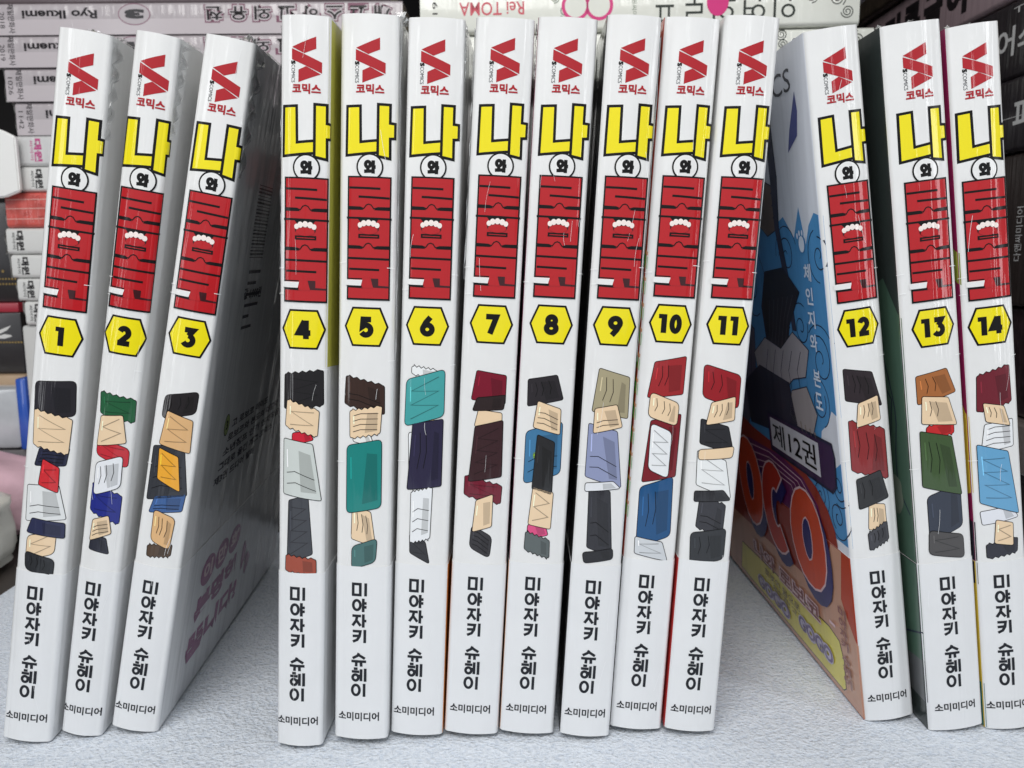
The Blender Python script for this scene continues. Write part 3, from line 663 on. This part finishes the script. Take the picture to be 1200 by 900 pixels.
# band of volume 12
p = Print()
p.poly([(1.2, 47), (9, 47), (9, 31), (5, 26), (1.2, 24)], C_['rust'], 0)
p.poly([(6, 47), (126, 47), (126, .3), (.6, .3), (.6, 22), (5.5, 27), (9, 32)], TANC, 1)
p.poly([(13, 47), (104, 47), (126, 47), (126, 26), (40, 28), (24, 27)], MAR, 2)
p.outlined([(105, 14.5), (20, 18.5), (13.2, 17.2), (11, 12), (11.4, 3.4), (13, 2.2), (110, 2.2)], YELC, OUT, .35, 3)
put(12, 'left', p, 'band_artwork', .2)
p = Print()
def bigO(cx, cy, a, b, seed):
    o_ = wobble(cx, cy, a, b, seed, 18, .02); i_ = wobble(cx, cy, a*.26, b*.42, seed+1, 12, .03)
    sh = [(x+3.4, y-3.4) for x, y in o_]
    p.poly(grow(sh, .6), INDIGO, 16); p.poly(grow(o_, .7), PINKW, 17); p.poly(o_, LOGOR, 18); p.poly(grow(i_, .5), PINKW, 19); p.poly(i_, INDIGO, 20)
bigO(-84, 46, 13, 16.5, 1); 
# C
c_ = [(-57+13*math.cos(a), 44+15.5*math.sin(a)) for a in [math.radians(d) for d in range(52, 309, 16)]]+[(-57+4.2*math.cos(a), 44+7*math.sin(a)) for a in [math.radians(d) for d in range(304, 55, -20)]]
p.poly(grow([(x+3.2, y-3.2) for x, y in c_], .5), INDIGO, 21); p.poly(grow(c_, .7), PINKW, 22); p.poly(c_, LOGOR2, 23)
o_ = (bigO(-30, 42.5, 13.5, 15.5, 5))
p.text('나와 로보코', -88, -25, 15.8, 22.6, PINKW, 26, .1); p.text('나와 로보코', -87.4, -25.4, 16.3, 22.2, ink((120, 40, 44)), 27, .02)
p.line([(-18, 21.4), (-14, 21.4)], .9, PINKW, 26)
p.text('로봇의 몸으로', -78, -44, 11.8, 14.6, ink((110, 84, 64)), 16, .01); p.text('체인지! 고고', -70, -42, 9.0, 11.4, ink((110, 84, 64)), 16, .01)
p.text('GOGO', -88, -54, 3.4, 9.2, LILAC, 16, .14); p.text('GOGO', -87.5, -54.5, 3.9, 8.8, PURP, 17, .02)
p.text('GOGO', -46, -18, 6.0, 11.8, LILAC, 18, .14); p.text('GOGO', -45.5, -18.5, 6.5, 11.4, PURP, 19, .02)
v = 29.5
for ch in '미야자키 슈헤이':
    if ch == ' ': v -= 1.6; continue
    p.text(ch, -11.2, -6.2, v-2.9, v, ink((150, 90, 84)), 18, .03); v -= 3.25
p.t = [([(-x, y) for x, y in P], k, l) for P, k, l in p.t]
put(12, 'left', p, 'band_lettering', .2)
# --- back cover of volume 3
p = Print(); GT = ink((70, 64, 76)); GT2 = ink((150, 62, 122))
for k in range(5): p.text(['고 로보코 메이드', '로보코와 본도의 대활약', '소년점프 인기 연재작을', '그대로 옮긴 개그 코믹스', '제3권 드디어 발매'][k], 30-k*2.6, [72, 88, 92, 84, 62][k], 79.5-k*3.9, 82.2-k*3.9, GT, 1, .03)
p.outlined(ellipse(24.5, 81.6, 2.2, 3.0, 18), ink((170, 186, 120)), BLACK, .3, 1); p.text('3', 23.6, 25.4, 80.2, 83.0, BLACK, 4, .04)
for k in range(6): p.line([(24, 126-k*3.2), (24+[12, 9, 14, 14, 6, 10][k], 126-k*3.2)], .9, GT, 1)
for k in range(22):
    p.line([(22, 150-k*.95), (36, 150-k*.95)], .2+.3*((k*7) % 3)/2, GT, 1)
p.text('값 6,000원', 22, 40, 118, 121.5, GT, 4, .03)
put(3, 'right', p, 'back_cover_lettering', .05)
p = Print()
for i, ch in enumerate('이만화'):
    cx = 27+i*13.5; p.poly(ellipse(cx, 36.5, 6.6, 4.6, 24), GT2, 1) if i < 3 else None
    p.text(ch, cx-4, cx+4, 33.8, 39.2, PINKW, 2, .04)
p.text('분명히', 19, 60, 22.0, 29.8, GT2, 1, .06); p.text('뜹니다!', 16, 66, 10.5, 19.0, GT2, 1, .06)
p.poly(wobble(70, 25, 3, 5, 3), GT2, 1); p.poly(wobble(76, 20, 3, 4, 4), GT2, 2)
put(3, 'right', p, 'band_lettering', .2)
# --- green twists on volume 10, crimson cover art of volume 14, green edge of volume 13
p = Print(); p.poly([(.5, 182-.4), (60, 182-.4), (60, 96), (.5, 100)], ink((198, 194, 78)), 0)
put(4, 'right', p, 'cover_artwork', .03)
p = Print()
for k in range(12):
    v = 58+k*6.4
    if v > 122: break
    p.poly([(.4, v), (6, v+3.4), (12, v+6), (12, v+9), (6, v+6.4), (.4, v+3)], ink((84, 190, 70)), 1)
    p.poly([(.4, v+3.3), (6, v+6.7), (12, v+9.2), (12, v+10), (6, v+7.6), (.4, v+4.2)], ink((224, 150, 70)), 2)
put(10, 'left', p, 'cover_artwork', .05)
p = Print()
p.poly([(.4, 86), (10, 98), (20, 90), (30, 70), (12, 62), (.4, 66)], C_['gyel'], 1); p.poly([(.4, 128), (6, 131), (4, 122), (.4, 120)], ink((150, 160, 60)), 2)
p.poly([(.4, 58), (20, 60), (30, 50), (30, 47.4), (.4, 47.4)], ink((40, 34, 50)), 2)
put(14, 'left', p, 'cover_artwork', .05)
p = Print(); p.poly([(.4, 47), (30, 47), (30, 39), (.4, 41)], ink((40, 34, 50)), 1); p.poly([(.4, .3), (.4, 13), (30, 15), (30, .3)], C_['teal'], 1)
put(14, 'left', p, 'band_artwork', .2)
p = Print(); p.poly([(.4, 112), (8, 122), (20, 118), (40, 100), (60, 60), (60, 47.4), (.4, 47.4)], C_['green'], 1)
p.line(wobble(16, 80, 10, 20, 8), .5, OUT, 2, True); p.line([(2, 60), (12, 70), (8, 90), (24, 104)], .5, OUT, 2); p.poly(wobble(10, 64, 5, 5, 3), ink((120, 130, 116)), 3)
p.text('ICS', 24, 14, 168, 173, GREYC, 3) if False else None
put(13, 'left', p, 'cover_artwork', .05)
p = Print(); p.poly([(.4, 47), (60, 47), (60, 24), (20, 18), (.4, 20)], C_['green'], 1); p.poly([(.4, 20), (20, 18), (60, 24), (60, 10), (.4, 8)], ink((96, 98, 100)), 2)
p.line([(.4, 28), (12, 24), (22, 34)], .5, OUT, 3)
put(13, 'left', p, 'band_artwork', .2)

# ------------------------------------------------------------------ books lying behind
def lying_book(label, x0, x1, y, z0, z1, cover, rotz=0.0, depth=112, group=None, prints=None, cat='book', pages=PAGES, loc=None, film=False):
    """a book lying flat, its spine facing local -y; x0..x1 along the spine"""
    L = x1-x0; c = Vector(((x0+x1)/2, y, z0)) if loc is None else Vector(loc)
    t = top('book', label, cat, c, group); t.rotation_euler = (0, 0, rotz)
    h_ = z1-z0; D = depth*MM; th = .0004; r = .0022
    bm = bmesh.new(); prof = [(D, 0)]
    for k in range(6):
        a = math.pi/2*k/5; prof.append((r-r*math.sin(a), r*.8-r*.8*math.cos(a)))
    prof2 = [(yy, h_-zz) for yy, zz in prof[::-1]]
    prof = prof+prof2; inner = [(yy+th if yy < D*.9 else yy, min(max(zz, th), h_-th)) for yy, zz in prof]
    A = [[bm.verts.new((sx*L/2, yy, zz)) for yy, zz in prof] for sx in (-1, 1)]
    B = [[bm.verts.new((sx*L/2, yy, zz)) for yy, zz in inner] for sx in (-1, 1)]
    for j in range(len(prof)-1):
        f = bm.faces.new((A[0][j], A[1][j], A[1][j+1], A[0][j+1])); f.smooth = True
        bm.faces.new((B[0][j+1], B[1][j+1], B[1][j], B[0][j]))
        for q in (0, 1): bm.faces.new((A[q][j], A[q][j+1], B[q][j+1], B[q][j]))
    bmesh.ops.recalc_face_normals(bm, faces=bm.faces[:])
    me = bpy.data.meshes.new('cover'); bm.to_mesh(me); bm.free(); me.set_sharp_from_angle(angle=math.radians(40))
    link('cover', me, t, [cover])
    link('page_block', box_mesh('page_block', -L/2+.001, L/2-.001, .0012, D-.002, th+.0001, h_-th-.0001), t, [pages])
    if prints:
        p = Print(); prints(p, L/MM, h_/MM)
        p.build('spine_lettering', lambda x, z, off: Vector((x*MM-L/2, -off*MM, z*MM)), t, base=.03, step=.02)
    if film:
        rnd = random.Random(int(z0*1e5)); V = []; F = []
        m = 10
        for i in range(m+1):
            for j in range(4): V.append((-L/2-.0002-rnd.uniform(0, .0016), .001+.03*i/m, h_*j/3+rnd.uniform(-.0006, .0006)))
        for i in range(m):
            for j in range(3):
                a = i*4+j; F += [(a, a+1, a+5), (a, a+5, a+4)]
        me = bpy.data.meshes.new('shrink_wrap_fold'); me.from_pydata(V, [], F); link('shrink_wrap_fold', me, t, [FILM])
    return t
GREYB = mat('grey_mauve_card', (184, 176, 180), .4, film=.9, grain=.05, gscale=40)
GREYL = mat('pale_grey_card', (216, 216, 216), .4, film=.9, grain=.04)
bk = mat('book_black_ink', (30, 26, 30), .4, coat=.4); pk = mat('book_pink_ink', (196, 84, 140), .4, coat=.4); mauve = mat('book_mauve_ink', (130, 84, 104), .4, coat=.4); ltg = mat('book_pale_ink', (200, 192, 196), .4, coat=.4)
Y1 = .400
xl = at(0, 60, Y1).x
def zat(py, px=60, Y=Y1): return at(px, py, Y).z
def ryo(k):
    def f(p, L, h_):
        s0 = 0
        p.poly(rect(0, L, 0, h_*.48), ltg, 0)
        p.text('Ryo Ikuemi', 10+k*.8+1.5, 46+k*.8, h_*.50, h_*.84, bk, 2, .03, rot=2)
        p.poly(ellipse(63, h_*.62, 7.4, h_*.34, 30), mauve, 2); p.poly(ellipse(63, h_*.62, 7.0, h_*.34-.4, 30), mat('book_grey_ink', (184, 176, 180), .4, coat=.4), 3)
        p.text(str(3+k), 58.5, 67.5, h_*.48, h_*.78, bk, 4, .08, rot=2)
        x = 95
        for ch in '친유외고하스끄깨':
            p.text(ch, x, x+9.6, h_*.34, h_*.92, mauve, 4, .16, rot=2); p.text(ch, x+.5, x+9.1, h_*.38, h_*.88, ltg, 5, .09, rot=2); p.text(ch, x+1.0, x+8.6, h_*.42, h_*.84, bk, 6, .02, rot=2); x += 11
        p.text('재일만화사', 5, 8, .8, h_-.5, bk, 2, .01, rot=3)
        p.text(['2018', '2019', '1026', '1142'][k], 1.2, 3.4, 3, h_-4, bk, 2, 0, rot=3)
    return f
rows = [(3, 41), (41.6, 79), (79.6, 118.5), (119, 158)]
for k, (a, b) in enumerate(rows):
    dx = [0, -.001, .001, .004][k]
    lab = ['grey book lying on top of the stack at the left, circled 3 upside down', 'second grey book down in the left stack, dated 2019', 'third grey book down in the left stack, dated 1026', 'fourth grey book down in the left stack, above the pink logo'][k]
    lying_book(lab, xl+dx, xl+dx+.186, Y1+dx*.3, zat(b), zat(a), GREYB, group='grey books stacked at the back left', prints=ryo(k), film=True)
# an ivory book keeps the top left corner closed above the frame
lying_book('dark grey book above the grey stack, cut by the top of the photo', xl-.002, xl+.18, Y1+.004, zat(2.4), zat(-30), mat('dark_card', (96, 84, 88), .5, coat=.5))
WB = mat('white_card_back', (228, 228, 226), .4, coat=.8, grain=.03)
def daewon(col, big=False, off=7):
    def f(p, L, h_):
        p.text('대원', off, off+3.6, h_*.14, h_*.90, col, 2, .05, rot=3)
        p.text('씨아이', off-1.9, off-.4, h_*.2, h_*.85, col, 2, .01, rot=3)
    return f
low = [(158.6, 194.5, 20, GREYL, daewon(pk, off=8), 'pale grey book with a pink publisher logo, under the grey books'),
       (195, 224.5, 25, WB, daewon(bk, off=6.5), 'white book with a black logo, just above the red book'),
       (225, 266.5, 7, mat('red_pink_card', (222, 100, 92), .35, film=.9, grain=.35, gscale=160), None, 'red and pink book wrapped in clear film in the left stack'),
       (267, 297.5, 8, WB, daewon(bk, off=4.5), 'white book with a black logo, just under the red book'),
       (298.2, 325.5, 14, WB, daewon(bk, off=4.6), 'white book with a black logo, second under the red book'),
       (326.2, 352.5, 21, WB, daewon(bk, off=4.4), 'white book with a black logo, third under the red book'),
       (353.2, 381, 30, WB, daewon(bk, off=4.0), 'lowest white book with a black logo in the left stack')]
for a, b, px, m, pf, lab in low:
    x0 = at(px, (a+b)/2, Y1).x; c = lying_book(lab, x0, x0+.17, Y1, zat(b), zat(a), m, prints=pf, film=(a > 220), group='white books stacked at the back left' if m is WB else None)
    if m.name == 'red_pink_card':
        pp = Print(); rr = random.Random(5); br = mat('red_ink', (150, 46, 40), .4, coat=.5)
        for _ in range(60):
            x, z = rr.uniform(3, 60), rr.uniform(2, 15); pp.line([(x, z), (x+rr.uniform(-1, 3), z+rr.uniform(-.6, .6))], .25, br, 1)
        for zz in (4, 8.8, 13): pp.line([(0, zz), (40, zz+.3), (80, zz)], .3, mat('film_line', (236, 190, 180), .2), 2)
        pp.build('spine_lettering', lambda x, z, off: Vector((x*MM-.085, -off*MM, z*MM)), c, base=.03)
# white box that carries the left stack
o = link('storage_box', box_mesh('storage_box', at(33, 500, Y1).x, at(33, 500, Y1).x+.165, Y1+.002, Y1+.11, -.004, zat(381.6), .0015), None, [mat('white_board', (214, 214, 212), .5, grain=.05)])
tag(o, 'plain white box under the stack of books at the left', 'box')
# white card standing at the left edge
def slab(name, pts2, Y, thick, m, label, cat, bev=.0006):
    """a panel cut to an outline given as photo directions at depth Y, with real thickness"""
    bm = bmesh.new(); W = [at(px, py, Y) for px, py in pts2]
    fr = [bm.verts.new(w_) for w_ in W]; bk_ = [bm.verts.new(w_+Vector((0, thick, 0))) for w_ in W]
    bm.faces.new(fr); bm.faces.new(bk_[::-1]); n_ = len(W)
    for i in range(n_): bm.faces.new((fr[i], bk_[i], bk_[(i+1) % n_], fr[(i+1) % n_]))
    bmesh.ops.recalc_face_normals(bm, faces=bm.faces[:])
    bmesh.ops.bevel(bm, geom=bm.edges[:], offset=bev, segments=2, affect='EDGES')
    me = bpy.data.meshes.new(name); bm.to_mesh(me); bm.free()
    return tag(link(name, me, None, [m]), label, cat)
slab('card', [(-30, 144), (1, 152), (17, 160), (23, 224), (6, 231), (-30, 234)], .394, .003, mat('bright_card', (250, 250, 248)), 'white card wedged upright at the left edge beside the grey books', 'card')
# dark boxes, board and things on the far left
def plain_box(name, label, cat, x0, x1, y0, y1, z0, z1, m, bev=.0012):
    return tag(link(name, box_mesh(name, x0, x1, y0, y1, z0, z1, bev), None, [m]), label, cat)
Y2 = .425; xr = -.2515
def z2(py): return at(10, py, Y2).z
DK = mat('dark_lid', (46, 42, 44), .35, coat=.6, grain=.3, gscale=60); GOLD = mat('gold_print', (190, 160, 96), .35, metal=.6)
t = top('game_box', 'dark box with a red edge and gold dotted trim at the left edge', 'box', (xr, Y2, z2(438)))
b0 = z2(438); rel = lambda py: z2(py)-b0
link('box_body', box_mesh('box_body', -.2, 0, 0, .12, 0, rel(366), .001), t, [DK])
link('red_edge', box_mesh('red_edge', -.2, 0, -.001, .12, rel(366), rel(355), .0008), t, [mat('red_edge', (176, 44, 62), .4, coat=.5)])
V = []; F = []
for k in range(60):
    x = -.0015*k-.001; z = rel(402); a = len(V); V += [(x, -.0003, z), (x+.0009, -.0003, z), (x+.0009, -.0003, z+.0008), (x, -.0003, z+.0008)]; F.append((a, a+1, a+2, a+3))
me = bpy.data.meshes.new('gold_trim'); me.from_pydata(V, [], F); link('gold_trim', me, t, [GOLD])
p = Print(); wk = mat('white_mark', (228, 228, 226), .4)
p.poly([(-14, 15.0), (-8, 17.4), (-5.2, 18.4), (-7.5, 16.0), (-11, 14.3)], wk, 1); p.poly([(-16, 11.9), (-9, 14.0), (-6, 13.6), (-5, 12.9), (-9, 11.7)], wk, 1)
p.t = [([(x, y+rel(402)/MM-9.4) for x, y in P], k, l) for P, k, l in p.t]
p.build('white_mark', lambda x, z, off: Vector((x*MM, -off*MM, z*MM)), t, base=.1)
t = top('game_box', 'upper dark box with rows of gold studs at the left edge', 'box', (xr, Y2+.004, z2(354.5)))
b1 = z2(354.5); link('box_body', box_mesh('box_body', -.2, -.002, 0, .12, 0, z2(236)-b1, .001), t, [DK])
for py, st, r in ((318, 6.0, .7), (327, 1.6, .5), (333, 1.6, .5)):
    V = []; F = []
    for k in range(int(60/st)):
        a = len(V); cx = -.003-k*st*MM; cz = z2(py)-b1
        V += [(cx+r*MM*math.cos(q*math.pi/3), -.0004, cz+r*MM*math.sin(q*math.pi/3)) for q in range(6)]; F.append(tuple(range(a, a+6)))
    me = bpy.data.meshes.new('gold_trim'); me.from_pydata(V, [], F); link('gold_trim', me, t, [GOLD])
plain_box('wooden_board', 'pale wooden board under the dark boxes at the left edge', 'board', -.46, xr+.002, Y2-.004, Y2+.12, z2(451), z2(438.5), mat('pale_wood', (198, 170, 140), .6, grain=.3, gscale=30))
# clear plastic container with blue edge
t = top('plastic_container', 'clear plastic container with a blue edge at the left edge', 'container', (at(33, 500, .41).x, .410, -.004))
cz = at(10, 455, .41).z+.004; cb = at(10, 527, .41).z+.004
link('container_wall', box_mesh('container_wall', -.12, -.004, 0, .09, cb, cz, .003), t, [mat('frosted_plastic', (206, 210, 214), .15, coat=1, grain=.25, gscale=45)])
link('blue_edge', box_mesh('blue_edge', -.0042, .0012, -.001, .09, cb, cz+.005, .0012), t, [mat('blue_plastic', (52, 96, 196), .2, coat=1)])
link('container_base', box_mesh('container_base', -.12, -.002, .002, .09, 0, cb-.0005, .001), t, [mat('grey_base', (120, 118, 120), .5)])
# pink folded cloth and cream pouch
def cushion(name, label, cat, c, sx, sy, sz, m, seed):
    bm = bmesh.new(); bmesh.ops.create_grid(bm, x_segments=1, y_segments=1, size=1); bm.free()
    bm = bmesh.new(); bmesh.ops.create_uvsphere(bm, u_segments=40, v_segments=20, radius=1); r = random.Random(seed); ph = [r.uniform(0, 6) for _ in range(4)]
    for v in bm.verts:
        x, y, z = v.co; f = lambda a: math.copysign(abs(a)**.45, a)
        w_ = 1+.03*math.sin(9*x+ph[0]+3*y)+.02*math.sin(13*z+ph[1]+7*x)
        w_ += .05*abs(math.sin(4*x+9*z+ph[3]))
        v.co = Vector((c[0]+f(x)*sx*w_, c[1]+f(y)*sy*w_, c[2]+f(z)*sz*(1+.05*math.sin(6*x+ph[2]))))
    me = bpy.data.meshes.new(name); bm.to_mesh(me); bm.free()
    for q in me.polygons: q.use_smooth = True
    return tag(link(name, me, None, [m]), label, cat)
pz = at(10, 532, .385).z
cushion('folded_cloth', 'pink folded cloth behind the cream pouch at the left edge', 'cloth', (-.30, .385, (pz-.004)/2), .072, .02, (pz+.004)/2, mat('pink_cloth', (226, 188, 200), .85, grain=.25, gscale=60, bump=.5), 2)
pz = at(10, 570, .35).z
cushion('pouch', 'cream rounded pouch at the left edge beside the pale cloth', 'pouch', (-.285, .335, (pz-.004)/2), .068, .026, (pz+.004)/2, mat('cream_vinyl', (226, 224, 214), .45, coat=.4, grain=.05), 3)

# ------------------------------------------------------------------ centre stack
IV = mat('ivory_card', (226, 228, 220), .35, film=.9, grain=.03); tm = mat('rose_ink', (206, 90, 104), .4, coat=.4); gi = mat('sage_ink', (120, 134, 116), .4, coat=.4); di = mat('dark_sage_ink', (52, 58, 54), .4, coat=.4); hot = mat('hot_pink_ink', (214, 60, 130), .4, coat=.4)
Y3 = .372
def swirls(p, x0, x1, h_, m, seed, lay=2):
    r = random.Random(seed); x = x0
    while x < x1:
        rr = r.uniform(2, 3.6); p.line(spiral(x, r.uniform(rr*.8, h_-rr*.6), rr, 2.2, r.uniform(0, 6)), .4, m, lay); x += r.uniform(4, 6)
def toma(p, L, h_):
    p.text('Rei TOMA', 17, 45, h_*.42, h_*.74, tm, 2, .01, rot=2)
    p.text('1617', 5.4, 7.6, h_*.2, h_*.9, bk, 2, .0, rot=3)
    swirls(p, 58, 66, h_, gi, 1)
    for cx in (67, 77): p.poly(ellipse(cx, h_*.6, 6, h_*.36), hot, 3); p.poly(ellipse(cx, h_*.6, 4.6, h_*.36-1.4), IV, 4)
    p.text('대원씨아이', 91, 93, 3, h_-2, gi, 2, 0, rot=3)
    x = 100
    for ch in '프로의연인':
        p.text(ch, x, x+9.5, h_*.16, h_*.8, di, 2, .0, rot=2); x += 12.5
    p.poly(ellipse(127, h_*.62, 4.6, h_*.34), hot, 5)
    swirls(p, 166, 186, h_, di, 5)
pl = at(491, 20, Y3); yaw3 = -.055
zt = at(600, -14, Y3).z; zb = at(600, 36, Y3).z
Lc = .186
cx = pl.x+Lc/2*math.cos(yaw3)
lying_book('ivory book with rose lettering lying upside down behind the middle volumes', 0, Lc, 0, zb, zt, IV, rotz=yaw3, prints=toma, loc=(cx, Y3+.0, zb), group='ivory books behind the middle volumes')
def toma2(p, L, h_): swirls(p, 150, 186, h_, di, 9)
zt2 = at(700, -60, Y3).z
lying_book('upper ivory book with dark curls at its right end, at the top of the photo', 0, Lc, 0, zt+.0004, zt2, mat('purple_grey_card', (186, 182, 188), .4, film=.8), rotz=yaw3, prints=toma2, loc=(cx+.012, Y3+.004, zt+.0004))  # purple-grey card, darker than the ivory below it
zb3 = zb-.0005
lying_book('ivory book under the one with rose lettering, its right end showing curls', 0, Lc+.002, 0, zb3-.019, zb3, IV, rotz=yaw3, prints=lambda p, L, h_: (swirls(p, 2, 186, h_, di, 12), swirls(p, 150, 186, h_, di, 13, 3)), loc=(cx+.006, Y3+.001, zb3-.019), group='ivory books behind the middle volumes')
plain_box('storage_box', 'dark box carrying the ivory books behind the middle volumes', 'box', -.035, .15, Y3+.02, Y3+.11, -.004, zb3-.0195, DK)
# grey-lilac book with curls between the two stacks
lying_book('lilac grey book with sage curls behind volumes 4 and 5', at(398, 10, .415).x, at(476, 10, .415).x, .415, at(430, 40, .415).z, at(430, -20, .415).z, mat('lilac_card', (206, 204, 210), .4, film=.8), prints=lambda p, L, h_: (p.poly(rect(0, L*.3, 0, h_), mat('lilac_ink', (150, 140, 160), .4), 0), swirls(p, 12, 30, h_, gi, 3)), depth=90, loc=None) if False else None

# ------------------------------------------------------------------ right stack, spines facing the numbered books
XR = .190
DKB = mat('black_card', (44, 40, 44), .35, film=.9, grain=.3, gscale=50); MV = mat('mauve_card', (160, 140, 146), .4, film=.8, grain=.05); GD = mat('brown_gold_card', (66, 56, 46), .4, film=.9, grain=.5, gscale=90)
lt = mat('silver_ink', (196, 196, 196), .4, coat=.4)
def rt(label, z0, z1, m, prints=None, cy=.385, L=.19, dx=0, group=None):
    return lying_book(label, 0, L, 0, z0, z1, m, rotz=-math.pi/2, prints=prints, loc=(XR+dx, cy, z0), depth=112, group=group)
def pm(p, L, h_):
    x = 20
    for ch in '코믹큐금여외전':
        p.text(ch, x, x+h_*.62, h_*.18, h_*.82, bk, 2, .06); x += h_*.74
def pb1(p, L, h_):
    p.text('어쇠', 140, 166, h_*.30, h_*.68, lt, 2, .02); p.text('TALES', 150, 180, h_*.82, h_*.90, lt, 2, 0)
def pb2(p, L, h_):
    p.text('파', 158, 172, h_*.25, h_*.7, lt, 2, .02); p.line([(100, h_*.46), (190, h_*.47)], .25, lt, 1)
def pb3(p, L, h_): p.text('다앤씨미디어', 163.5, 167.8, 17, 37, lt, 2, .0, rot=1)
rt('mauve grey book with black lettering in the stack at the right', .2228, .2500, MV, pm)
rt('brown and gold book on top of the stack at the right', .2504, .300, GD, None, dx=-.004)
rt('upper black book with silver lettering at the right edge', .1935, .2224, DKB, pb1, dx=.001, group='black books at the right edge')
rt('middle black book with silver lettering at the right edge', .1655, .1931, DKB, pb2, dx=-.001, group='black books at the right edge')
rt('lower black book with small vertical silver lettering at the right edge', .108, .1651, mat('brown_black_card', (52, 44, 42), .4, film=.8, grain=.25), pb3)
rt('dark patterned book near the bottom of the right stack', .066, .1076, mat('dark_patterned_card', (50, 38, 42), .35, film=.9, grain=.6, gscale=120), None, dx=.003)
rt('grey brown book at the bottom of the right stack', .046, .0656, mat('grey_brown_card', (122, 112, 108), .4, film=.7, grain=.2), None, dx=-.002)
plain_box('storage_box', 'dark box under the stack of black books at the right', 'box', XR+.004, XR+.12, .295, .48, -.004, .0456, DK)
